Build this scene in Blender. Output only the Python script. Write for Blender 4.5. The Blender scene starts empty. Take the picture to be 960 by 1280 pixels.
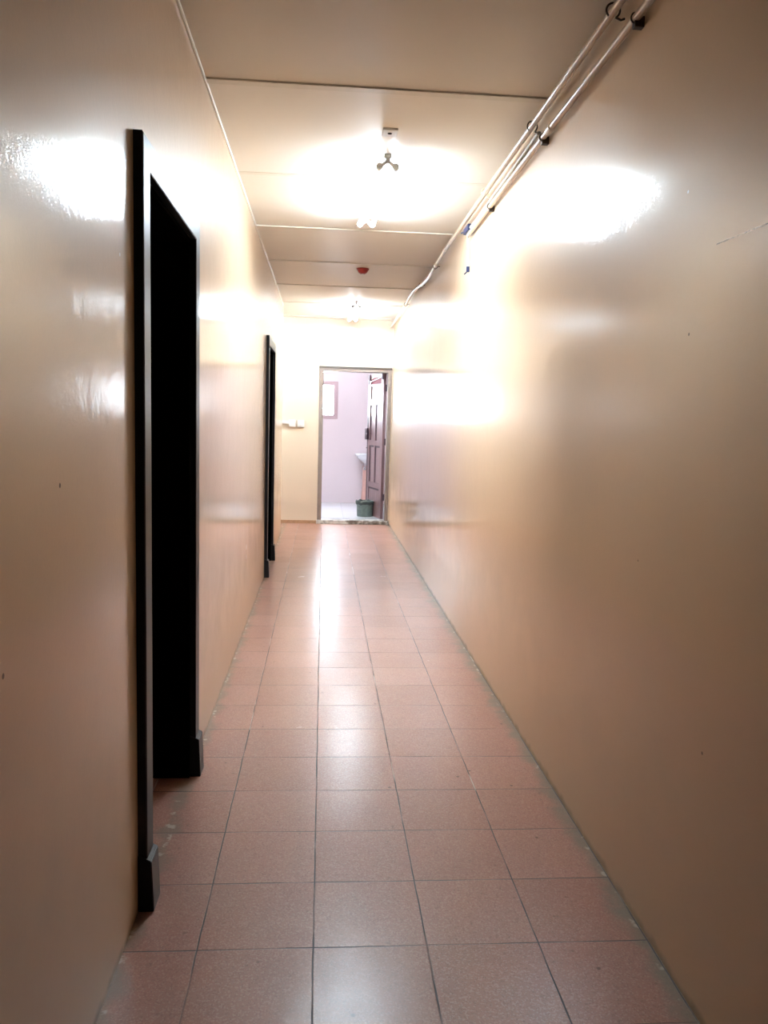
import bpy, bmesh, math, random
from mathutils import Vector, Matrix
random.seed(7)
C = bpy.context.scene.collection
PI = math.pi

# ------------------------------------------------------------------ sizes (metres)
XL, XR, H = -0.488, 0.903, 2.682       # corridor side walls, ceiling
YB, YC, YE = -0.8, 9.655, 10.656       # added light-absorbing back wall, left wall's corner, end wall
BX0, BX1, BY1, BZ, BH = -1.3, 1.45, 12.93, 0.05, 2.55   # washroom beyond the end door

# ------------------------------------------------------------------ materials
class NT:
    def __init__(s, name):
        s.m = bpy.data.materials.new(name); s.m.use_nodes = True
        s.t = s.m.node_tree; s.t.nodes.clear()
        s.out = s.t.nodes.new('ShaderNodeOutputMaterial')
    def n(s, typ, **kw):
        nd = s.t.nodes.new(typ)
        ins = kw.pop('ins', {})
        for k, v in kw.items(): setattr(nd, k, v)
        for k, v in ins.items():
            if isinstance(v, bpy.types.NodeSocket): s.t.links.new(v, nd.inputs[k])
            else: nd.inputs[k].default_value = v
        return nd
    def math(s, op, a, b=0.0, c=0.0, clamp=False):
        nd = s.n('ShaderNodeMath', operation=op, use_clamp=clamp)
        for i, v in enumerate((a, b, c)):
            if isinstance(v, bpy.types.NodeSocket): s.t.links.new(v, nd.inputs[i])
            else: nd.inputs[i].default_value = v
        return nd.outputs[0]
    def mix(s, fac, a, b):
        nd = s.n('ShaderNodeMix', data_type='RGBA')
        for i, v in ((0, fac), (6, a), (7, b)):
            if isinstance(v, bpy.types.NodeSocket): s.t.links.new(v, nd.inputs[i])
            else: nd.inputs[i].default_value = v if i == 0 else (*v, 1)
        return nd.outputs[2]
    def smooth(s, v, a, b, lo=0.0, hi=1.0):
        nd = s.n('ShaderNodeMapRange', interpolation_type='SMOOTHSTEP')
        s.t.links.new(v, nd.inputs[0])
        for i, x in zip((1, 2, 3, 4), (a, b, lo, hi)): nd.inputs[i].default_value = x
        return nd.outputs[0]
    def noise(s, vec, scale, detail=3, rough=.5, dims='3D'):
        nd = s.n('ShaderNodeTexNoise', noise_dimensions=dims, ins={'Scale': scale, 'Detail': detail, 'Roughness': rough})
        s.t.links.new(vec, nd.inputs['Vector'])
        return nd.outputs[0]
    def bsdf(s, **ins):
        b = s.n('ShaderNodeBsdfPrincipled')
        for k, v in ins.items():
            k = k.replace('_', ' ')
            if isinstance(v, bpy.types.NodeSocket): s.t.links.new(v, b.inputs[k])
            elif isinstance(v, tuple) and len(v) == 3: b.inputs[k].default_value = (*v, 1)
            else: b.inputs[k].default_value = v
        s.t.links.new(b.outputs[0], s.out.inputs[0])
        return b

def simple(name, col, rough=.5, metal=0.0, coat=0.0, var=.06, scale=18, bump=.0, coat_rough=.1, coat_ior=1.5, spec=.5):
    t = NT(name)
    co = t.n('ShaderNodeTexCoord').outputs['Object']
    nz = t.noise(co, scale, 3)
    c2 = tuple(max(0, c*(1-var*2)) for c in col); c1 = tuple(min(1, c*(1+var)) for c in col)
    cc = t.mix(nz, c2, c1)
    ins = dict(Base_Color=cc, Roughness=rough, Metallic=metal, Coat_Weight=coat, Coat_Roughness=coat_rough, Coat_IOR=coat_ior, Specular_IOR_Level=spec)
    if bump:
        b = t.n('ShaderNodeBump', ins={'Strength': bump, 'Distance': .002, 'Height': t.noise(co, scale*6, 2)})
        ins['Normal'] = b.outputs[0]
    t.bsdf(**ins)
    return t.m

def emit(name, col, strength):
    t = NT(name)
    e = t.n('ShaderNodeEmission', ins={'Color': (*col, 1), 'Strength': strength})
    t.t.links.new(e.outputs[0], t.out.inputs[0])
    return t.m

CREAM = (.70, .50, .325)
def wall_paint(name, col=CREAM, rough=.45, coat=.9, coat_rough=.08, spots=(), crack=None, low=None):
    """gloss oil paint: coloured coat with a clear shiny film and faint roller texture"""
    t = NT(name)
    co = t.n('ShaderNodeNewGeometry').outputs['Position']
    big = t.noise(co, 1.3, 3)
    c = t.mix(big, tuple(x*.95 for x in col), tuple(min(1, x*1.03) for x in col))
    for (p, r, sc) in spots:                                  # paint chips and nail holes
        d = t.n('ShaderNodeVectorMath', operation='DISTANCE', ins={1: p}); t.t.links.new(co, d.inputs[0])
        f = t.smooth(d.outputs['Value'], r, r*.6)
        c = t.mix(f, c, sc)
    if crack:
        a, b_ = Vector(crack[0]), Vector(crack[1])
        L = (b_-a).length; dr = (b_-a)/L
        sub = t.n('ShaderNodeVectorMath', operation='SUBTRACT', ins={1: a}); t.t.links.new(co, sub.inputs[0])
        dt = t.n('ShaderNodeVectorMath', operation='DOT_PRODUCT', ins={1: dr}); t.t.links.new(sub.outputs[0], dt.inputs[0])
        k = t.math('MINIMUM', t.math('MAXIMUM', dt.outputs['Value'], 0), L)
        sc_ = t.n('ShaderNodeVectorMath', operation='SCALE', ins={0: dr, 'Scale': k})
        dd = t.n('ShaderNodeVectorMath', operation='DISTANCE'); t.t.links.new(sub.outputs[0], dd.inputs[0]); t.t.links.new(sc_.outputs[0], dd.inputs[1])
        wob = t.math('MULTIPLY_ADD', t.noise(co, 70, 2), .003, -.0015)
        f = t.smooth(t.math('ADD', dd.outputs['Value'], wob), .0016, .0007)
        c = t.mix(f, c, (.16, .12, .09))
    # scuffed grime right at the floor line
    sep = t.n('ShaderNodeSeparateXYZ'); t.t.links.new(co, sep.inputs[0])
    gz = t.math('ADD', sep.outputs[2], t.math('MULTIPLY_ADD', t.noise(co, 14, 3), .05, -.025))
    c = t.mix(t.math('MULTIPLY', t.smooth(gz, .03, .0), .55), c, (.20, .15, .09))
    tex = t.n('ShaderNodeTexCoord').outputs['Object']
    h1 = t.noise(co, 210, 2); h2 = t.noise(co, 38, 2); h3 = t.noise(co, 6, 1)
    hh = t.math('ADD', t.math('MULTIPLY', h1, .16), t.math('ADD', t.math('MULTIPLY', h2, .34), t.math('MULTIPLY', h3, .8)))
    bump = t.n('ShaderNodeBump', ins={'Strength': .55, 'Distance': .0022, 'Height': hh})
    cw_ = t.smooth(t.math('ADD', sep.outputs[2], t.math('MULTIPLY_ADD', t.noise(co, 5, 3), .3, -.15)), .15, .75, coat*.25, coat)   # film worn dull low down
    t.bsdf(Base_Color=c, Roughness=rough, Specular_IOR_Level=.3, Coat_Weight=cw_, Coat_Roughness=coat_rough, Coat_IOR=1.55,
           Normal=bump.outputs[0], Coat_Normal=bump.outputs[0])
    return t.m

def floor_tiles(name):
    t = NT(name)
    co = t.n('ShaderNodeNewGeometry').outputs['Position']
    sep = t.n('ShaderNodeSeparateXYZ'); t.t.links.new(co, sep.inputs[0])
    X, Y = sep.outputs[0], sep.outputs[1]
    T = .30
    wob = t.math('MULTIPLY_ADD', t.noise(co, 5, 2), .006, -.003)
    u = t.math('DIVIDE', t.math('ADD', X, wob), T)
    v = t.math('DIVIDE', t.math('SUBTRACT', t.math('ADD', Y, wob), 1.967), T)
    iu, iv = t.math('FLOOR', u), t.math('FLOOR', v)
    fu, fv = t.math('SUBTRACT', u, iu), t.math('SUBTRACT', v, iv)
    du = t.math('MINIMUM', fu, t.math('SUBTRACT', 1, fu)); dv = t.math('MINIMUM', fv, t.math('SUBTRACT', 1, fv))
    cell = t.n('ShaderNodeCombineXYZ', ins={0: iu, 1: iv, 2: 0.0})
    wn = t.n('ShaderNodeTexWhiteNoise', noise_dimensions='3D'); t.t.links.new(cell.outputs[0], wn.inputs['Vector'])
    rs = t.n('ShaderNodeSeparateColor'); t.t.links.new(wn.outputs['Color'], rs.inputs[0])
    r1, r2, r3 = rs.outputs
    # terrazzo body: pinkish terracotta with fine chips and cloudy wear
    base = t.mix(r1, (.35, .16, .115), (.41, .20, .15))
    cloud = t.noise(co, 4.5, 5, .62)
    base = t.mix(t.smooth(cloud, .35, .75, 0, .30), base, (.42, .21, .12))
    base = t.mix(t.smooth(t.noise(co, 2.2, 4, .6), .35, .8, 0, .30), base, (.31, .165, .125))
    chips = t.n('ShaderNodeTexVoronoi', ins={'Scale': 260.0}); t.t.links.new(co, chips.inputs['Vector'])
    cs = t.n('ShaderNodeSeparateColor'); t.t.links.new(chips.outputs['Color'], cs.inputs[0])
    base = t.mix(t.smooth(cs.outputs[0], .70, .8, 0, .25), base, (.58, .38, .30))
    base = t.mix(t.smooth(cs.outputs[1], .78, .86, 0, .3), base, (.17, .09, .07))
    # dark specks of dirt
    vs = t.n('ShaderNodeTexVoronoi', ins={'Scale': 9.0}); t.t.links.new(co, vs.inputs['Vector'])
    pick = t.n('ShaderNodeSeparateColor'); t.t.links.new(vs.outputs['Color'], pick.inputs[0])
    sp = t.math('MULTIPLY', t.smooth(t.math('ADD', vs.outputs['Distance'], t.math('MULTIPLY', t.noise(co, 60, 2), .06)), .105, .06), t.math('GREATER_THAN', pick.outputs[0], .45))
    base = t.mix(t.math('MULTIPLY', sp, .75), base, (.10, .055, .04))
    scr = t.noise(co, 33, 5, .7)
    base = t.mix(t.smooth(scr, .60, .72, 0, .55), base, (.15, .085, .06))
    # grey mortar dirt and old paint drips along the right and left skirting lines
    nd = t.math('MULTIPLY_ADD', t.noise(co, 9, 4, .6), .16, -.08)
    dR = t.math('ADD', t.math('SUBTRACT', XR, X), nd)
    base = t.mix(t.smooth(dR, .075, .0, 0, .8), base, (.20, .18, .13))
    dL = t.math('ADD', t.math('ABSOLUTE', t.math('SUBTRACT', X, XL)), nd)
    base = t.mix(t.smooth(dL, .05, .0, 0, .7), base, (.22, .17, .12))
    edge = t.math('MINIMUM', t.math('ABSOLUTE', t.math('SUBTRACT', XR, X)), t.math('ABSOLUTE', t.math('SUBTRACT', X, XL)))
    drip = t.math('MULTIPLY', t.smooth(t.noise(co, 22, 3), .60, .66), t.smooth(edge, .022, .012))
    base = t.mix(t.math('MULTIPLY', drip, .35), base, (.72, .66, .52))
    # joints: mostly dark, some filled pale
    jn = t.noise(co, 3.1, 3)
    wu = t.math('MULTIPLY_ADD', jn, .006, .0028)
    gu = t.smooth(t.math('SUBTRACT', du, wu), .003, -.001); gv = t.smooth(t.math('SUBTRACT', dv, t.math('MULTIPLY', wu, .9)), .003, -.001)
    g = t.math('MAXIMUM', gu, gv)
    pale = t.smooth(t.noise(co, 1.9, 2), .60, .66)
    gcol = t.mix(t.math('MULTIPLY', pale, gu), (.045, .025, .018), (.52, .42, .34))
    fade = t.smooth(t.noise(co, 4, 2), .38, .55, .45, 1.0)
    base = t.mix(t.math('MULTIPLY', g, fade), base, gcol)
    # each tile lies at a slightly different tilt
    tilt = t.math('ADD', t.math('MULTIPLY', t.math('SUBTRACT', r2, .5), fu), t.math('MULTIPLY', t.math('SUBTRACT', r3, .5), fv))
    hh = t.math('ADD', t.math('MULTIPLY', tilt, 1.6), t.math('ADD', t.math('MULTIPLY', t.noise(co, 7, 2), .55), t.math('MULTIPLY', t.noise(co, 170, 2), .055)))
    hh = t.math('SUBTRACT', hh, t.math('MULTIPLY', g, .5))
    bump = t.n('ShaderNodeBump', ins={'Strength': .8, 'Distance': .003, 'Height': hh})
    rough = t.math('ADD', t.math('MULTIPLY_ADD', cloud, .22, .12), t.math('MULTIPLY', g, .4))
    t.bsdf(Base_Color=base, Roughness=.45, IOR=1.45, Specular_IOR_Level=.35, Coat_Weight=.55, Coat_Roughness=rough, Coat_IOR=1.5, Normal=bump.outputs[0], Coat_Normal=bump.outputs[0])
    return t.m

def square_tiles(name, col, grout, T, rough=.15):
    t = NT(name)
    co = t.n('ShaderNodeNewGeometry').outputs['Position']
    br = t.n('ShaderNodeTexBrick', offset=0.0, ins={'Color1': (*col, 1), 'Color2': (*[c*.96 for c in col], 1), 'Mortar': (*grout, 1), 'Scale': 1.0, 'Mortar Size': .003, 'Brick Width': T, 'Row Height': T})
    t.t.links.new(co, br.inputs['Vector'])
    t.bsdf(Base_Color=br.outputs[0], Roughness=rough)
    return t.m

M = {}
M['wall'] = wall_paint('gloss_cream_paint', spots=(((XL, 1.536, 1.239), .006, (.10, .06, .04)), ((XL, 2.0, 1.75), .005, (.9, .9, .86)),
        ((XL, 1.25, .965), .006, (.12, .08, .05)), ((XL, 5.267, .53), .022, (.92, .9, .86)), ((XL, 5.273, .464), .016, (.92, .9, .86))))
M['wall_e'] = wall_paint('end_wall_cream_paint', col=(.72, .60, .47))
M['wall_r'] = wall_paint('gloss_cream_paint_right', spots=(((XR, 1.973, 1.611), .005, (.2, .14, .1)), ((XR, 2.033, 1.969), .005, (.95, .93, .9)),
        ((XR, 1.75, .62), .005, (.25, .18, .12)), ((XR, 2.2, 1.0), .004, (.25, .18, .12))), crack=((XR, 1.86, 1.805), (XR, 1.60, 1.80)))
M['ceil'] = wall_paint('ceiling_paint', col=(.82, .76, .68), rough=.6, coat=.25, coat_rough=.35)
M['floor'] = floor_tiles('terrazzo_tiles')
M['strip'] = simple('cream_strip', (.76, .70, .60), .4)
M['bronze'] = simple('dark_bronze_gloss', (.014, .014, .015), .38, var=.1, spec=.2)
M['lining'] = simple('black_lining', (.003, .003, .003), .9, var=.1, spec=.0)
M['darkroom'] = simple('painted_darkness', (.02, .016, .013), .9, spec=.1)  # darkness of the unlit rooms put into the colour; soaks up bounces
M['housing'] = simple('white_enamel', (.80, .80, .78), .35)
M['tube'] = emit('fluorescent_tube', (.72, .87, 1.0), 125.0)
M['tube_dim'] = emit('dim_fluorescent_tube', (.8, .9, 1.0), 17.0)
M['tube3'] = emit('added_passage_tube', (.66, .84, 1.0), 150.0)
M['tube2'] = emit('bright_fluorescent_tube', (.72, .87, 1.0), 140.0)
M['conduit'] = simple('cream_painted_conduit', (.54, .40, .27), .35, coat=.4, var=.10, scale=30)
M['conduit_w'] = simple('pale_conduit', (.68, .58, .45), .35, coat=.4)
M['clip'] = simple('dark_metal_clip', (.07, .045, .03), .5, metal=.3)
M['flex'] = simple('grey_flexible_cable', (.42, .38, .33), .5)
M['blue'] = simple('blue_plastic', (.006, .016, .07), .4)
M['cable'] = simple('pale_blue_cable', (.42, .52, .60), .4)
M['red'] = simple('red_plastic', (.42, .015, .015), .3, coat=.5)
M['plate'] = simple('white_plastic', (.74, .72, .70), .4)
M['black'] = simple('black_hole', (.01, .01, .01), .8)
M['jamb'] = simple('taupe_wood_frame', (.23, .18, .155), .6, var=.12)
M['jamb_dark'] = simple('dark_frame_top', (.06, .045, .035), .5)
M['leaf'] = simple('mauve_brown_door_paint', (.21, .125, .135), .38, coat=.35, var=.10)
M['leaf_dark'] = simple('dark_strip_and_shade', (.05, .025, .035), .5)  # closing-edge strip and the painted groove shade
M['leaf_panel'] = simple('mauve_brown_panel', (.25, .155, .16), .32, coat=.6, var=.10)
M['frost'] = simple('milky_white_pane', (.86, .85, .84), .2, coat=.6)
M['pinkpane'] = simple('rose_pane', (.42, .12, .15), .75)
M['lock'] = simple('dark_lock', (.08, .05, .07), .35, metal=.5)
M['pink'] = wall_paint('pale_pink_paint', col=(.84, .73, .77), rough=.5, coat=.3, coat_rough=.3)
M['pinktrim'] = simple('rose_window_frame', (.56, .40, .43), .4)
M['bathtile'] = square_tiles('white_floor_tiles', (.78, .80, .84), (.6, .62, .66), .30)
M['bathceil'] = simple('washroom_ceiling', (.82, .80, .78), .6)
M['ceramic'] = simple('white_ceramic', (.86, .88, .93), .1, coat=1, var=.01)
M['salmon'] = simple('salmon_ceramic', (.74, .44, .38), .3, coat=.3)
M['tap'] = simple('dark_chrome', (.12, .10, .13), .2, metal=.8)
M['chrome'] = simple('chrome', (.6, .6, .63), .15, metal=1.0)
M['bin'] = simple('grey_green_bin_plastic', (.17, .22, .20), .4, var=.25, scale=30)
M['binrim'] = simple('dark_bin_rim', (.05, .065, .06), .4)
M['marble'] = NT('threshold_marble')
def _marble():
    t = M['marble']; co = t.n('ShaderNodeNewGeometry').outputs['Position']
    nz = t.noise(co, 7, 6, .7)
    c = t.mix(t.smooth(nz, .38, .6), (.12, .10, .08), (.66, .64, .60))
    t.bsdf(Base_Color=c, Roughness=.3); return t.m
M['marble'] = _marble()
M['skirt'] = simple('stained_skirting', (.50, .30, .17), .5, var=.25, scale=25)
def _glass():
    t = NT('window_glass')
    a = t.n('ShaderNodeBsdfTransparent'); g = t.n('ShaderNodeBsdfGlossy', ins={'Roughness': .05})
    mx = t.n('ShaderNodeMixShader', ins={0: .08})
    t.t.links.new(a.outputs[0], mx.inputs[1]); t.t.links.new(g.outputs[0], mx.inputs[2]); t.t.links.new(mx.outputs[0], t.out.inputs[0])
    return t.m
M['glass'] = _glass()

# ------------------------------------------------------------------ helpers
def obj(name, bm, mat, parent=None, smooth=False, loc=None):
    me = bpy.data.meshes.new(name)
    bmesh.ops.recalc_face_normals(bm, faces=bm.faces[:])
    bm.to_mesh(me); bm.free()
    me.materials.append(mat)
    if smooth:
        for p in me.polygons: p.use_smooth = True
    o = bpy.data.objects.new(name, me); C.objects.link(o)
    if parent: o.parent = parent
    if loc: o.location = loc
    return o
def box(bm, x0, x1, y0, y1, z0, z1, bev=0.0, mat=None):
    r = bmesh.ops.create_cube(bm, size=1.0)
    vs = r['verts']
    for v in vs:
        v.co = Vector(((x0+x1)/2 + v.co.x*(x1-x0), (y0+y1)/2 + v.co.y*(y1-y0), (z0+z1)/2 + v.co.z*(z1-z0)))
    if bev:
        es = list({e for v in vs for e in v.link_edges})
        nb = bmesh.ops.bevel(bm, geom=es, offset=bev, segments=2, affect='EDGES', profile=.6)
        vs = list({v for f in nb['faces'] for v in f.verts} | {v for v in vs if v.is_valid})
    if mat is not None:
        for v in vs: v.co = mat @ v.co
    return vs
def bxo(name, dims, mat, parent=None, bev=0.0, mtx=None):
    bm = bmesh.new(); box(bm, *dims, bev=bev, mat=mtx); return obj(name, bm, mat, parent)
def lathe(bm, prof, seg=24, mat=None):
    """prof: (radius, z) list, open; radius 0 ends close it"""
    rings = []
    for r, z in prof:
        if r < 1e-6: rings.append([bm.verts.new((0, 0, z))])
        else: rings.append([bm.verts.new((r*math.cos(2*PI*i/seg), r*math.sin(2*PI*i/seg), z)) for i in range(seg)])
    for a, b in zip(rings, rings[1:]):
        for i in range(seg):
            j = (i+1) % seg
            if len(a) == 1 and len(b) > 1: bm.faces.new((a[0], b[i], b[j]))
            elif len(b) == 1 and len(a) > 1: bm.faces.new((a[i], b[0], a[j]))
            elif len(a) > 1: bm.faces.new((a[i], b[i], b[j], a[j]))
    if mat is not None:
        for rg in rings:
            for v in rg: v.co = mat @ v.co
def tube(bm, pts, r, seg=10):
    pts = [Vector(p) for p in pts]
    up = Vector((0, 0, 1)); rings = []
    for i, p in enumerate(pts):
        d = (pts[min(i+1, len(pts)-1)] - pts[max(i-1, 0)]).normalized()
        a = d.cross(up if abs(d.z) < .9 else Vector((0, 1, 0))).normalized(); b = a.cross(d)
        rings.append([bm.verts.new(p + r*(a*math.cos(2*PI*k/seg) + b*math.sin(2*PI*k/seg))) for k in range(seg)])
    for a, b in zip(rings, rings[1:]):
        for k in range(seg): bm.faces.new((a[k], a[(k+1) % seg], b[(k+1) % seg], b[k]))
    bm.faces.new(rings[0]); bm.faces.new(rings[-1])
def smooth_path(pts, n=6):
    """Catmull-Rom through the points"""
    P = [Vector(p) for p in pts]; P = [P[0]*2-P[1]] + P + [P[-1]*2-P[-2]]
    out = []
    for i in range(1, len(P)-2):
        for k in range(n):
            t = k/n; a, b, c, d = P[i-1:i+3]
            out.append(.5*((2*b) + (c-a)*t + (2*a-5*b+4*c-d)*t*t + (3*b-a-3*c+d)*t**3))
    out.append(P[-2]); return out
def torus(bm, c, R, r, a0=0, a1=2*PI, seg=20, plane='xz'):
    pts = []
    for i in range(seg+1):
        a = a0+(a1-a0)*i/seg
        pts.append(Vector(c)+Vector((R*math.cos(a), 0, R*math.sin(a))))
    rings = []
    for i, p in enumerate(pts):
        a = a0+(a1-a0)*i/seg
        n = Vector((math.cos(a), 0, math.sin(a)))
        rings.append([bm.verts.new(p + r*(n*math.cos(2*PI*k/8)+Vector((0, 1, 0))*math.sin(2*PI*k/8))) for k in range(8)])
    for a, b in zip(rings, rings[1:]):
        for k in range(8): bm.faces.new((a[k], a[(k+1) % 8], b[(k+1) % 8], b[k]))
    bm.faces.new(rings[0]); bm.faces.new(rings[-1])
def tag(o, label, cat, group=None):
    o['label'] = label; o['category'] = cat
    if group: o['group'] = group
    return o
def thing(name, label, cat, loc=(0, 0, 0), group=None):
    o = bpy.data.objects.new(name, None); C.objects.link(o); o.location = loc
    return tag(o, label, cat, group)
def struct(o, label=None):
    o['kind'] = 'structure'
    if label: o['label'] = label
    return o
def sempty(name, loc=(0, 0, 0)):
    o = bpy.data.objects.new(name, None); C.objects.link(o); o.location = loc
    return struct(o)

# ------------------------------------------------------------------ the corridor shell
W = .15
D1 = (2.215, 3.000, 2.008)      # door openings in the left wall: y0, y1, top
D2 = (6.985, 7.770, 1.995)
bm = bmesh.new()
for (a, b, z0) in ((YB, D1[0], 0), (D1[0], D1[1], D1[2]), (D1[1], D2[0], 0), (D2[0], D2[1], D2[2]), (D2[1], YC, 0)):
    box(bm, XL-W, XL, a, b, z0, H)
struct(obj('wall_left', bm, M['wall']), 'glossy cream painted wall with the two dark doorways')
struct(bxo('wall_right', (XR, XR+.15, YB, YE, 0, H), M['wall_r']), 'long glossy cream painted wall carrying the conduits')
struct(bxo('wall_back_absorber', (XL-W, XR+.15, YB-.15, YB, 0, H), M['darkroom']))  # added dark wall behind the camera, absorbs bounced light
DX0, DX1, DZ = -.060, .885, 2.055   # end doorway
bm = bmesh.new()
box(bm, -2.6, DX0, YE, YE+.15, 0, H); box(bm, DX0, DX1, YE, YE+.15, DZ, H); box(bm, DX1, XR+.15, YE, YE+.15, 0, H)
struct(obj('wall_end', bm, M['wall_e']), 'cream end wall around the washroom doorway')
# the passage that turns off to the left before the end wall
struct(bxo('wall_passage', (-2.6, XL-W, YC-.15, YC, 0, H), M['wall']))
struct(bxo('wall_passage_end', (-2.75, -2.6, YC-.15, YE+.15, 0, H), M['wall']))
struct(bxo('ceiling', (-2.75, XR+.15, YB-.15, YE+.15, H, H+.12), M['ceil']), 'cream panelled ceiling')
struct(bxo('floor', (-2.75, XR+.15, YB-.15, YE, -.1, 0), M['floor']), 'pinkish brown terrazzo tiled floor')
# ceiling cover strips
for k in range(-3, 7):
    y = 3.348+1.1883*k
    if y > YE-.1: continue
    t = .0125 if k != 1 else .004
    x0 = XL if y < YC else -2.6
    bm = bmesh.new(); box(bm, x0, XR, y-.022, y+.022, H-t*.55, H, bev=.001)
    struct(obj('trim_%d' % (k+6), bm, M['strip']))
bm = bmesh.new(); tube(bm, [(XL+.004, YB, H-.004), (XL+.004, YC, H-.004)], .006, 8)
struct(obj('trim_left', bm, M['strip']))
# rooms behind the two left doorways, darkness painted into walls and ceilings
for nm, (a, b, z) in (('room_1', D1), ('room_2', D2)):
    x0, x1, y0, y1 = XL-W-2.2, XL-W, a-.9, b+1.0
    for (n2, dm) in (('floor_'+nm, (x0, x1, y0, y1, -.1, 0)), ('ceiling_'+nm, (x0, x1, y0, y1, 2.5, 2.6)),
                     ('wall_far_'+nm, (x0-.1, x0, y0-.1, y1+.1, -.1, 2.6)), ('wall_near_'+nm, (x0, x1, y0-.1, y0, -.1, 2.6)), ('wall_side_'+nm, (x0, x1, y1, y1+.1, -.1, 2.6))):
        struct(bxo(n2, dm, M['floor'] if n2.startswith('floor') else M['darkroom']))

# ------------------------------------------------------------------ dark door frames on the left
def door_frame(name, D):
    y0, y1, zt = D
    root = sempty(name, (XL, (y0+y1)/2, 0))
    oy = (y0+y1)/2
    cw, pr = .080, .0255          # casing width, how far it stands out
    # lining of the opening
    for (a, b, z0, z1) in ((y0-.001, y0+.022, 0, zt), (y1-.022, y1+.001, 0, zt), (y0, y1, zt-.022, zt+.001)):
        bm = bmesh.new(); box(bm, -W-.02, .004, a-oy, b-oy, z0, z1, bev=.002)
        obj('door_lining', bm, M['lining'], root)
    # casing boards, profiled: flat band with rounded outer lip
    def casing(pts_in, pts_out):
        """mitred bar from inner edge points to outer edge points (y,z)"""
        prof = ((0.0, .0), (.0, pr*.92), (.04, pr), (.95, pr), (1.0, pr*.88), (1.0, 0))
        bm = bmesh.new(); rings = []
        for (a, b) in zip(pts_in, pts_out):
            rings.append([bm.verts.new((px, a[0]+(b[0]-a[0])*t-oy, a[1]+(b[1]-a[1])*t)) for t, px in prof])
        A, B = rings; n = len(prof)
        for i in range(n): bm.faces.new((A[i], A[(i+1) % n], B[(i+1) % n], B[i]))
        bm.faces.new(A); bm.faces.new(B)
        return bm
    iy0, iy1, iz = y0+.006, y1-.006, zt-.006
    obj('casing', casing([(iy0, 0), (iy0, iz)], [(iy0-cw, 0), (iy0-cw, iz+cw)]), M['bronze'], root)
    obj('casing', casing([(iy1, 0), (iy1, iz)], [(iy1+cw, 0), (iy1+cw, iz+cw)]), M['bronze'], root)
    obj('casing', casing([(iy0, iz), (iy1, iz)], [(iy0-cw, iz+cw), (iy1+cw, iz+cw)]), M['bronze'], root)
    for (a, b) in ((iy0-cw-.006, iy0+.004), (iy1-.004, iy1+cw+.006)):
        bm = bmesh.new(); vs = box(bm, 0, .044, a-oy, b-oy, 0, .165)
        for v in bm.verts:
            if v.co.z > .1 and v.co.x > .02: v.co.z -= .018; v.co.x -= .006
        bmesh.ops.bevel(bm, geom=bm.edges[:], offset=.002, segments=2, affect='EDGES')
        obj('plinth_block', bm, M['bronze'], root)
    return root
door_frame('door_1', D1)
door_frame('door_2', D2)

# ------------------------------------------------------------------ end doorway with open leaf
d3 = sempty('door_3', ((DX0+DX1)/2, YE, 0)); cx = (DX0+DX1)/2
def rel(o, root):                 # parent keeping world placement (root has no rotation)
    o.parent = root; o.location = o.location - root.location; return o
rel(bxo('door_frame', (DX0, DX0+.055, YE-.012, YE+.155, 0, DZ), M['jamb'], bev=.002), d3)
rel(bxo('door_frame', (DX1-.045, DX1, YE-.012, YE+.155, 0, DZ), M['jamb'], bev=.002), d3)
rel(bxo('door_frame', (DX0+.055, DX1-.045, YE-.010, YE+.155, DZ-.045, DZ), M['jamb'], bev=.002), d3)
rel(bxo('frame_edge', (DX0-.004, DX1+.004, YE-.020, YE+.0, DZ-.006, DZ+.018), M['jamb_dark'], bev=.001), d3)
rel(bxo('threshold', (DX0-.01, DX1+.01, YE-.03, YE+.155, 0, .05), M['marble'], bev=.004), d3)
# leaf in its own frame: u along width from hinge, v up, w thickness
hx, hy = DX1-.052, YE+.165
fx, fy = .668, 11.46
ang = math.atan2(fy-hy, fx-hx)
Lw = math.hypot(fx-hx, fy-hy)
LM = Matrix.Translation((hx, hy, .055)) @ Matrix.Rotation(ang, 4, 'Z')
lf = bpy.data.objects.new('door_leaf', None)
TH = .04; LH = 1.965
bm = bmesh.new()
box(bm, 0, .10, 0, TH, 0, LH, .002); box(bm, Lw-.10, Lw, 0, TH, 0, LH, .002)                       # stiles
for (z0, z1) in ((0, .07), (.40, .475), (.985, 1.055), (1.545, 1.62), (1.80, 1.83), (LH-.05, LH)): box(bm, .09, Lw-.09, 0.001, TH-.001, z0, z1, .002)
box(bm, Lw*.48, Lw*.48+.045, .003, TH-.003, .44, 1.58, .002)                                          # middle mullion
for v in bm.verts: v.co = LM @ v.co
leaf = rel(obj('door_leaf', bm, M['leaf']), d3)
def lp(name, dims, mat, bev=.002):
    bm = bmesh.new(); box(bm, *dims, bev=bev)
    for v in bm.verts: v.co = LM @ v.co
    o = obj(name, bm, mat, leaf); return o
lp('panel', (.09, Lw*.49, .013, TH-.013, .46, 1.0), M['leaf_panel']); lp('panel', (Lw*.52, Lw-.09, .013, TH-.013, .46, 1.0), M['leaf_panel'])
lp('panel', (.09, Lw*.49, .013, TH-.013, 1.04, 1.56), M['leaf_panel']); lp('panel', (Lw*.52, Lw-.09, .013, TH-.013, 1.04, 1.56), M['leaf_panel'])
bm = bmesh.new()                                                                                       # ribbed bottom panel
n = 8
for i in range(n):
    a = .09+(Lw-.18)*i/n; box(bm, a+.002, a+(Lw-.18)/n-.002, .010, TH-.010, .05, .42, .003)
for v in bm.verts: v.co = LM @ v.co
obj('panel', bm, M['leaf_panel'], leaf)
lp('glass_pane', (.09, Lw-.09, .016, TH-.016, 1.60, 1.81), M['frost'])['label'] = 'milky white upper pane'
lp('glass_pane', (.09, Lw-.09, .016, TH-.016, 1.82, LH-.04), M['pinkpane'])['label'] = 'rose coloured top pane'
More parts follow.
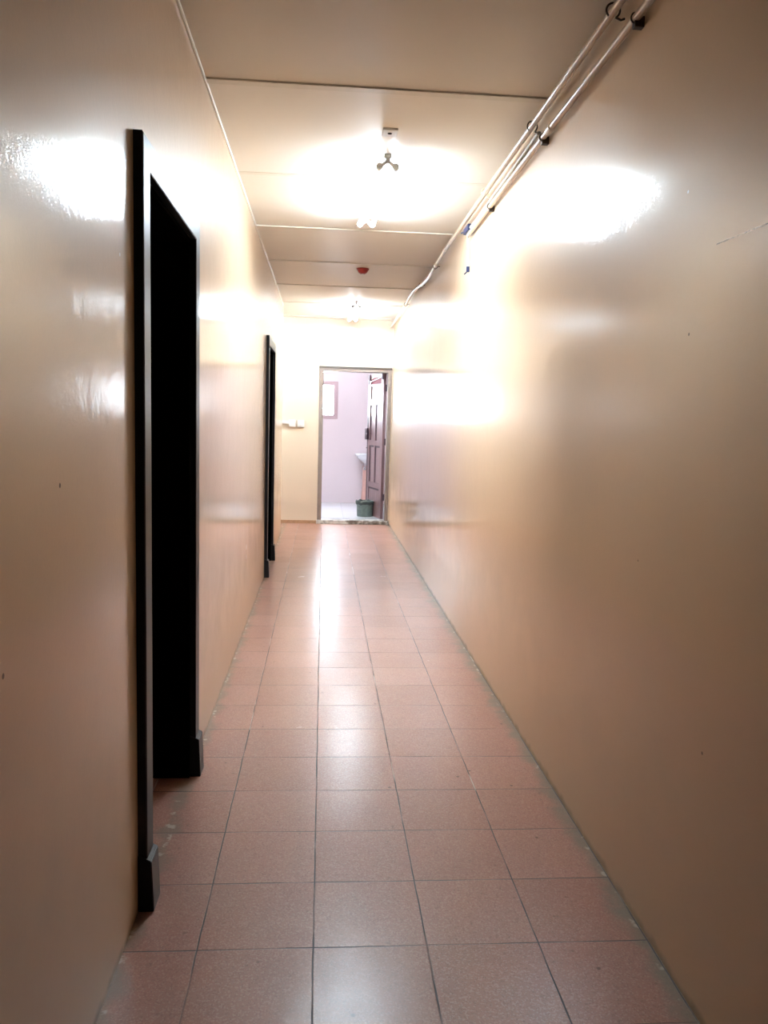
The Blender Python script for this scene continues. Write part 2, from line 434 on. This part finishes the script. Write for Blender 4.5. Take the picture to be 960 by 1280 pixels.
bm = bmesh.new()
for (u0, z0, u1, z1) in ((.12, 1.94, Lw-.12, 1.86), (.2, 1.95, Lw-.2, 1.92)):
    pass
tube(bm, [(.10, TH-.008, 1.915), (Lw-.10, TH-.008, 1.87)], .007, 8); tube(bm, [(.10, TH-.008, 1.935), (Lw*.5, TH-.004, 1.945), (Lw-.10, TH-.008, 1.90)], .006, 8)
for v in bm.verts: v.co = LM @ v.co
obj('glazing_bar', bm, M['frost'], leaf)
for u_ in (.02, Lw-.075): lp('top_bolt', (u_, u_+.05, TH, TH+.012, LH-.085, LH-.002), M['lock'], .002)
# dark edge strip on the closing stile; groove shade painted as dark bars
lp('edge_strip', (Lw-.035, Lw+.004, .004, TH+.003, 0, LH-.01), M['leaf_dark'], .001)['label'] = 'dark strip down the closing edge'
for (z0, z1) in ((.475, .985), (1.055, 1.545)):
    for (u0, u1) in ((Lw*.48-.028, Lw*.48), (Lw-.128, Lw-.10)): lp('groove_shade', (u0, u1, .012, TH-.010, z0, z1), M['leaf_dark'], .001)
for z in (.375, .96): lp('groove_shade', (.10, Lw-.10, .010, TH-.006, z, z+.026), M['leaf_dark'], .001)
lk = lp('lock', (Lw-.055, Lw+.035, TH, TH+.03, 1.06, 1.22), M['lock'], .004); 
lp('door_handle', (Lw-.12, Lw-.01, TH+.03, TH+.045, 1.13, 1.15), M['lock'], .004)
for z in (.25, 1.0, 1.72): lp('hinge', (-.012, .012, -.004, TH*.4, z, z+.09), M['lock'], .002)

# skirting and small fittings on the end wall
struct(bxo('baseboard_end', (-2.6, DX0-.012, YE-.012, YE, 0, .042), M['skirt'], bev=.002))
sw_lab = ('white light switch nearer the left corner on the end wall', 'white light switch nearer the washroom doorway on the end wall')
for (x, lab) in ((-.405, sw_lab[0]), (-.293, sw_lab[1])):
    s = thing('light_switch', lab, 'light switch', (x, YE, 1.318), group='light switches on the end wall')
    obj_ = bmesh.new(); box(obj_, -.043, .043, -.030, 0, -.045, .045, .005); obj('back_box', obj_, M['plate'], s)
    bm = bmesh.new(); box(bm, -.012, .012, -.036, -.028, -.02, .02, .003, mat=Matrix.Rotation(.12, 4, 'X')); obj('rocker', bm, M['plate'], s)
tag(bxo('cable_trunking', (-2.6, -.450, YE-.022, YE, 1.312, 1.345), M['plate'], bev=.002), 'white trunking running along end wall into the switches', 'cable trunking')

# ------------------------------------------------------------------ washroom
struct(bxo('floor_washroom', (BX0-.1, BX1+.1, YE+.15, BY1+.1, -.1, BZ), M['bathtile']), 'bluish white tiled washroom floor')
struct(bxo('ceiling_washroom', (BX0-.1, BX1+.1, YE+.15, BY1+.1, BH, BH+.1), M['bathceil']))
struct(bxo('wall_washroom_left', (BX0-.1, BX0, YE+.15, BY1+.1, -.1, BH), M['pink']))
struct(bxo('wall_washroom_right', (BX1, BX1+.1, YE+.15, BY1+.1, -.1, BH), M['pink']))
bm = bmesh.new(); box(bm, XR+.15, BX1, YE+.05, YE+.15, 0, BH)
struct(obj('wall_washroom_front', bm, M['pink']))
WX0, WX1, WZ0, WZ1 = -.44, .225, 1.395, 1.985
bm = bmesh.new()
box(bm, BX0, WX0, BY1, BY1+.15, -.1, BH); box(bm, WX1, BX1, BY1, BY1+.15, -.1, BH)
box(bm, WX0, WX1, BY1, BY1+.15, -.1, WZ0); box(bm, WX0, WX1, BY1, BY1+.15, WZ1, BH)
struct(obj('wall_washroom_back', bm, M['pink']), 'pale pink washroom wall with a bright window')
win = sempty('window_1', (0, BY1, 0))
fw_ = .07
bm = bmesh.new()
box(bm, WX0, WX0+fw_, -.012, .07, WZ0, WZ1, .003); box(bm, WX1-fw_, WX1, -.012, .07, WZ0, WZ1, .003)
box(bm, WX0+fw_-.004, WX1-fw_+.004, -.011, .069, WZ0, WZ0+.062, .003); box(bm, WX0+fw_-.004, WX1-fw_+.004, -.011, .069, WZ1-.062, WZ1, .003)
obj('window_frame', bm, M['pinktrim'], win)
bm = bmesh.new(); box(bm, WX0+fw_-.005, WX1-fw_+.005, .03, .036, WZ0+.055, WZ1-.055); obj('window_glass', bm, M['glass'], win)

# wash basin on a pedestal
bs = thing('wash_basin', 'white wash basin on salmon pedestal half hidden by the open door', 'wash basin', (.73, BY1, BZ))
def oval(bm, rings, seg=32):
    """rings: (cy, rx, ry, z)"""
    R = []
    for (cy_, rx, ry, z) in rings:
        if rx < 1e-6: R.append([bm.verts.new((0, cy_, z))]); continue
        ring = []
        for i in range(seg):
            a = 2*PI*i/seg; c, s_ = math.cos(a), math.sin(a)
            e = .72
            x = rx*math.copysign(abs(c)**e, c); y = ry*math.copysign(abs(s_)**e, s_)
            ring.append(bm.verts.new((x, min(cy_+y, -.002), z)))
        R.append(ring)
    for a, b in zip(R, R[1:]):
        for i in range(seg):
            j = (i+1) % seg
            if len(b) == 1: bm.faces.new((a[i], b[0], a[j]))
            elif len(a) == 1: bm.faces.new((a[0], b[i], b[j]))
            else: bm.faces.new((a[i], b[i], b[j], a[j]))
bm = bmesh.new()
oval(bm, [(-.12, 0, 0, .62), (-.13, .07, .06, .62), (-.15, .11, .10, .675), (-.18, .165, .16, .705), (-.20, .205, .195, .735), (-.21, .225, .205, .757), (-.21, .228, .207, .772), (-.21, .255, .213, .780), (-.21, .262, .216, .806), (-.21, .257, .213, .812),
          (-.21, .20, .165, .808), (-.21, .17, .135, .77), (-.21, .11, .09, .70), (-.21, 0, 0, .685)])
for v in bm.verts: v.co.x *= .86
obj('bowl', bm, M['ceramic'], bs, True)
bm = bmesh.new(); oval(bm, [(-.12, 0, 0, 0), (-.12, .115, .10, 0), (-.12, .108, .09, .05), (-.115, .092, .08, .3), (-.12, .088, .075, .5), (-.12, .09, .08, .615), (-.12, 0, 0, .618)])
obj('pedestal', bm, M['salmon'], bs, True)
bm = bmesh.new(); lathe(bm, [(0, .81), (.026, .81), (.024, .82), (.014, .835), (.014, .875), (.02, .885), (.02, .90), (0, .905)], 16, Matrix.Translation((0, -.06, 0)))
tube(bm, smooth_path([(0, -.06, .862), (0, -.11, .878), (0, -.16, .872), (0, -.175, .85)], 5), .010, 10)
box(bm, -.04, .005, -.068, -.052, .893, .905, .003)
obj('tap', bm, M['tap'], bs, True)
bm = bmesh.new(); tube(bm, smooth_path([(-.06, -.2, .70), (-.06, -.2, .60), (-.06, -.17, .56), (-.06, -.12, .56), (-.06, -.10, .60)], 5), .014, 10)
lathe(bm, [(0, .55), (.022, .55), (.024, .60), (0, .602)], 14, Matrix.Translation((-.06, -.2, 0)))
obj('waste_trap', bm, M['chrome'], bs, True)

# waste bin by the door leaf
wb = thing('waste_bin', 'small grey green waste bin with bag lining on washroom floor', 'waste bin', (.600, 11.16, BZ))
bm = bmesh.new()
seg = 40; prof = [(0, 0), (.098, 0), (.104, .006), (.116, .205), (.118, .213), (.112, .213), (.110, .205), (.098, .02), (0, .015)]
lathe(bm, prof, seg)
for v in bm.verts:
    r = math.hypot(v.co.x, v.co.y)
    if r > .1 and .01 < v.co.z < .2: pass
    a = math.atan2(v.co.y, v.co.x); k = 1+.015*math.sin(a*20)
    v.co.x *= k; v.co.y *= k
    sq = 1+.10*abs(math.sin(2*a)); v.co.x *= sq; v.co.y *= sq*.9
obj('bucket', bm, M['bin'], wb, True)
bm = bmesh.new(); R_ = []
for (r, z) in ((.122, .168), (.126, .19), (.1235, .219), (.117, .222), (.108, .214), (.103, .15)):
    ring = []
    for i in range(48):
        a = 2*PI*i/48; sq = 1+.10*abs(math.sin(2*a)); q = 1+.018*math.sin(a*9+z*40)
        ring.append(bm.verts.new((r*sq*q*math.cos(a), r*sq*q*.92*math.sin(a), z+.005*math.sin(a*7)+.004*math.sin(a*13))))
    R_.append(ring)
for a, b in zip(R_, R_[1:]):
    for i in range(48): bm.faces.new((a[i], a[(i+1) % 48], b[(i+1) % 48], b[i]))
obj('bin_liner', bm, M['binrim'], wb, True)['label'] = 'dark bag folded over the rim'

# ------------------------------------------------------------------ fluorescent fittings
def ceiling_light(x0, y0, x1, y1, label, group, tm='tube', zc=H):
    L = math.hypot(x1-x0, y1-y0); a = math.atan2(y1-y0, x1-x0)-PI/2
    t = thing('ceiling_light', label, 'ceiling light', ((x0+x1)/2, (y0+y1)/2, zc), group)
    t.rotation_euler = (0, 0, a)
    bm = bmesh.new(); box(bm, -.020, .020, -L/2, L/2, -.024, 0, .004); obj('housing', bm, M['housing'], t)
    for s in (-1, 1):
        bm = bmesh.new(); lathe(bm, [(0, -L/2+.03), (.0125, -L/2+.03), (.0125, L/2-.03), (0, L/2-.03)], 16, Matrix.Translation((s*.040, 0, -.062)) @ Matrix.Rotation(-PI/2, 4, 'X'))
        obj('tube', bm, M[tm], t, True)
    for e in (-1, 1):                                          # Y-shaped lampholders at both ends
        y = e*(L/2-.012)
        bm = bmesh.new()
        box(bm, -.012, .012, y-.014, y+.014, -.046, -.018, .003)
        for s in (-1, 1):
            d = Matrix.Translation((0, y, -.036)) @ Matrix.Rotation(s*.95, 4, 'Y')
            box(bm, -.009, .009, -.014, .014, -.048, 0.0, .003, mat=d)
            lathe(bm, [(0, -.016), (.0175, -.016), (.0185, 0), (.0175, .016), (0, .016)], 16, Matrix.Translation((s*.040, y, -.062)) @ Matrix.Rotation(-PI/2, 4, 'X'))
        obj('lampholder', bm, M['housing'], t)
    return t
g = 'twin tube fittings along the corridor ceiling'
ceiling_light(.292, 4.10, .248, 5.31, 'lit twin-tube fluorescent fitting nearest the camera on the cream ceiling', g)
ceiling_light(.338, 9.02, .338, 10.24, 'lit twin-tube fluorescent fitting farther off above the end wall', g, 'tube2')
ceiling_light(-1.9, 10.15, -.95, 10.15, 'unseen twin-tube fitting added round the corner to brighten the corridor end', 'added unseen light in the side passage', 'tube3')  # extra lamp added out of view, lights the far end
ceiling_light(.1, 11.3, .1, 12.5, 'unseen twin-tube fitting added behind the door head to brighten the washroom', 'fitting on the washroom ceiling', 'tube_dim', BH)  # extra lamp added out of view, lifts the washroom brightness
wl = thing('wall_light', 'bright tube light high on the pink washroom wall above window', 'wall light', (-.42, BY1, 2.135))
bm = bmesh.new(); box(bm, -.47, .47, -.035, 0, -.02, .02, .003); obj('housing', bm, M['housing'], wl)
bm = bmesh.new(); lathe(bm, [(0, -.44), (.013, -.44), (.013, .44), (0, .44)], 16, Matrix.Translation((0, -.06, 0)) @ Matrix.Rotation(PI/2, 4, 'Y')); obj('tube', bm, M['tube_dim'], wl, True)
for e in (-1, 1):
    bm = bmesh.new(); box(bm, e*.455-.015, e*.455+.015, -.078, -.03, -.02, .02, .004); obj('lampholder', bm, M['housing'], wl)
# square cover plate with a hole
cp = thing('junction_box', 'small square cream ceiling box with dark centre hole before first lamp', 'junction box', (.276, 3.80, H))
bm = bmesh.new(); box(bm, -.034, .034, -.045, .045, -.009, 0, .003); obj('cover', bm, M['plate'], cp)
bm = bmesh.new(); lathe(bm, [(0, -.0115), (.009, -.0115), (.011, -.008), (0, -.007)], 16); obj('knockout_hole', bm, M['black'], cp)
# red detector
sd = thing('smoke_detector', 'round dark red detector on ceiling between the two lamps', 'smoke detector', (.315, 7.13, H))
bm = bmesh.new(); lathe(bm, [(0, -.012), (.052, -.012), (.055, -.006), (.055, 0), (0, 0)], 28); obj('base', bm, M['red'], sd, True)
bm = bmesh.new(); lathe(bm, [(0, -.045), (.022, -.044), (.034, -.036), (.044, -.022), (.047, -.012), (0, -.011)], 28); obj('dome', bm, M['red'], sd, True)
bm = bmesh.new(); lathe(bm, [(0, -.049), (.009, -.048), (.010, -.043), (0, -.043)], 14, Matrix.Translation((0, 0, 0))); obj('indicator', bm, M['plate'], sd, True)

# ------------------------------------------------------------------ conduits under the ceiling, right wall
XA, XB = .862, .880
A = [(XA, YB, 2.646), (XA, 1.5, 2.645), (XA, 2.8, 2.643), (XA, 4.0, 2.639), (XA, 5.0, 2.634), (XA, 6.0, 2.632)]
A2 = [(XA, 6.0, 2.632), (XA, 6.46, 2.613), (XA, 6.94, 2.594), (XA, 7.2, 2.598), (XA, 7.4, 2.612), (XA, 7.75, 2.640), (XA, 8.06, 2.655), (XA, 8.35, 2.652), (XA, 8.6, 2.640), (XA, 8.83, 2.632), (XA, 9.56, 2.616), (XA, 10.63, 2.603)]
ca = thing('conduit', 'upper cream conduit in the ceiling corner, running to the end wall', 'conduit', (0, 0, 0), 'cream conduits along the right wall')
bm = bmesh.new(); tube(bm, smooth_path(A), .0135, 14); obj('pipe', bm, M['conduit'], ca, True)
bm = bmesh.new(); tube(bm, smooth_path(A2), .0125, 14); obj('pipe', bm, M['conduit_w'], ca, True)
for (y, z) in ((.6, 2.645), (1.6, 2.645), (2.56, 2.646), (3.52, 2.638), (4.53, 2.637)):   # open dark hook rings
    bm = bmesh.new(); torus(bm, (XA, y, z), .0215, .0032, -.35*PI, 1.35*PI-.2, 22); tube(bm, [(XA+.008, y, z-.020), (XA+.026, y, z-.027), (XR-.004, y, z-.022)], .0035, 8)
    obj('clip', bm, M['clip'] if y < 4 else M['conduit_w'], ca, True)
for y, z in ((6.0, 2.632), (6.46, 2.613), (7.40, 2.612), (8.06, 2.655), (8.83, 2.632), (9.56, 2.616)):
    bm = bmesh.new(); lathe(bm, [(0, -.035), (.0165, -.035), (.0175, -.03), (.0175, .03), (.0165, .035), (0, .035)], 14, Matrix.Translation((XA, y, z)) @ Matrix.Rotation(-PI/2, 4, 'X'))
    obj('coupling', bm, M['conduit_w'] if y != 6.46 else M['conduit'], ca, True)
for y, z in ((6.50, 2.608), (7.43, 2.615), (8.80, 2.632)):
    bm = bmesh.new(); torus(bm, (XA, y, z), .0185, .003, 0, 2*PI-.01, 20); tube(bm, [(XA+.018, y, z), (XR-.004, y, z)], .0035, 8); obj('clip', bm, M['clip'], ca, True)
for (y, z) in ((2.52, 2.648),):
    bm = bmesh.new(); lathe(bm, [(0, -.03), (.0165, -.03), (.0175, -.024), (.0175, .024), (.0165, .03), (0, .03)], 14, Matrix.Translation((XA, y-.07, z)) @ Matrix.Rotation(-PI/2, 4, 'X')); obj('coupling', bm, M['conduit'], ca, True)
cb = thing('conduit', 'lower cream conduit on right wall, ending above the dangling cable', 'conduit', (0, 0, 0), 'cream conduits along the right wall')
B = [(XB, YB, 2.556), (XB, 2.0, 2.555), (XB, 3.4, 2.554), (XB, 4.4, 2.550), (XB, 5.13, 2.545)]
bm = bmesh.new(); tube(bm, smooth_path(B), .0125, 14); obj('pipe', bm, M['conduit'], cb, True)
for y, z in ((.5, 2.556), (1.45, 2.556), (2.41, 2.555), (3.40, 2.554), (4.46, 2.550)):
    bm = bmesh.new(); box(bm, XB-.006, XR-.0005, y-.012, y+.012, z-.028, z+.002, .002); torus(bm, (XB, y, z), .0150, .0026, 0, 2*PI-.01, 20); obj('clip', bm, M['clip'], cb)
bm = bmesh.new(); lathe(bm, [(0, -.03), (.0155, -.03), (.0165, -.025), (.0165, .025), (.0155, .03), (0, .03)], 14, Matrix.Translation((XB, 3.30, 2.554)) @ Matrix.Rotation(-PI/2, 4, 'X')); obj('coupling', bm, M['conduit_w'], cb, True)
# grey flexible cable between them, ending in a blue connector
fc = thing('flexible_cable', 'thin grey corrugated cable between the two conduits, with blue end connector', 'cable', (0, 0, 0))
FP = smooth_path([(.886, 3.50, 2.606), (.886, 3.9, 2.598), (.886, 4.5, 2.589), (.886, 5.0, 2.583), (.884, 5.12, 2.585)], 30)
bm = bmesh.new()
for i, p in enumerate(FP): pass
tube(bm, FP, .0075, 10)
for i, v in enumerate(bm.verts):
    k = i//10; c = FP[min(k, len(FP)-1)]
    if k % 2: v.co = c+(v.co-c)*1.25
obj('sheath', bm, M['flex'], fc, True)
bm = bmesh.new(); box(bm, .868, .900, 5.08, 5.24, 2.568, 2.606, .005); tube(bm, [(.882, 5.2, 2.585), (.872, 5.34, 2.605)], .006, 8); obj('connector', bm, M['blue'], fc)
dc = thing('hanging_cable', 'thin pale cable dangling down right wall from the conduit end', 'cable', (0, 0, 0))
bm = bmesh.new(); tube(bm, smooth_path([(.878, 5.10, 2.538), (.880, 5.15, 2.530), (.886, 5.152, 2.49), (.892, 5.15, 2.42), (.890, 5.152, 2.355)], 6), .0035, 8); obj('wire', bm, M['cable'], dc, True)
bm = bmesh.new(); box(bm, .880, .900, 5.142, 5.162, 2.325, 2.360, .003); tube(bm, [(.889, 5.15, 2.33), (.872, 5.17, 2.315)], .004, 8); obj('terminal', bm, M['blue'], dc)

# ------------------------------------------------------------------ daylight outside the washroom window
w = bpy.data.worlds.new('World'); bpy.context.scene.world = w; w.use_nodes = True
w.node_tree.nodes['Background'].inputs[0].default_value = (.80, .90, 1.0, 1)
w.node_tree.nodes['Background'].inputs[1].default_value = 55.0
la = bpy.data.lights.new('window_portal', 'AREA'); la.shape = 'RECTANGLE'; la.size = WX1-WX0; la.size_y = WZ1-WZ0
la.cycles.is_portal = True
lo = bpy.data.objects.new('window_portal', la); C.objects.link(lo); lo.location = ((WX0+WX1)/2, BY1+.12, (WZ0+WZ1)/2); lo.rotation_euler = (-PI/2, 0, 0)

# ------------------------------------------------------------------ camera
f, yaw, pit, roll, h = 1003.32, .0781, .1122, .0279, 1.3744
cyw, syw = math.cos(yaw), math.sin(yaw)
fw = Vector((syw*math.cos(pit), cyw*math.cos(pit), -math.sin(pit))); r = Vector((cyw, -syw, 0)); u = r.cross(fw)
r2 = r*math.cos(roll)+u*math.sin(roll); u2 = -r*math.sin(roll)+u*math.cos(roll)
cam = bpy.data.cameras.new('camera'); co = bpy.data.objects.new('camera', cam); C.objects.link(co)
cam.sensor_fit = 'VERTICAL'; cam.sensor_height = 36; cam.sensor_width = 27; cam.lens = f/1280*36; cam.clip_start = .02
co.matrix_world = Matrix(((r2.x, u2.x, -fw.x, 0), (r2.y, u2.y, -fw.y, 0), (r2.z, u2.z, -fw.z, h), (0, 0, 0, 1)))
sc = bpy.context.scene; sc.camera = co
sc.view_settings.view_transform = 'Standard'; sc.view_settings.look = 'None'; sc.view_settings.gamma = 1; sc.view_settings.use_curve_mapping = False
sc.view_settings.exposure = 0.95
sc.cycles.max_bounces = 10; sc.cycles.diffuse_bounces = 3; sc.cycles.glossy_bounces = 6
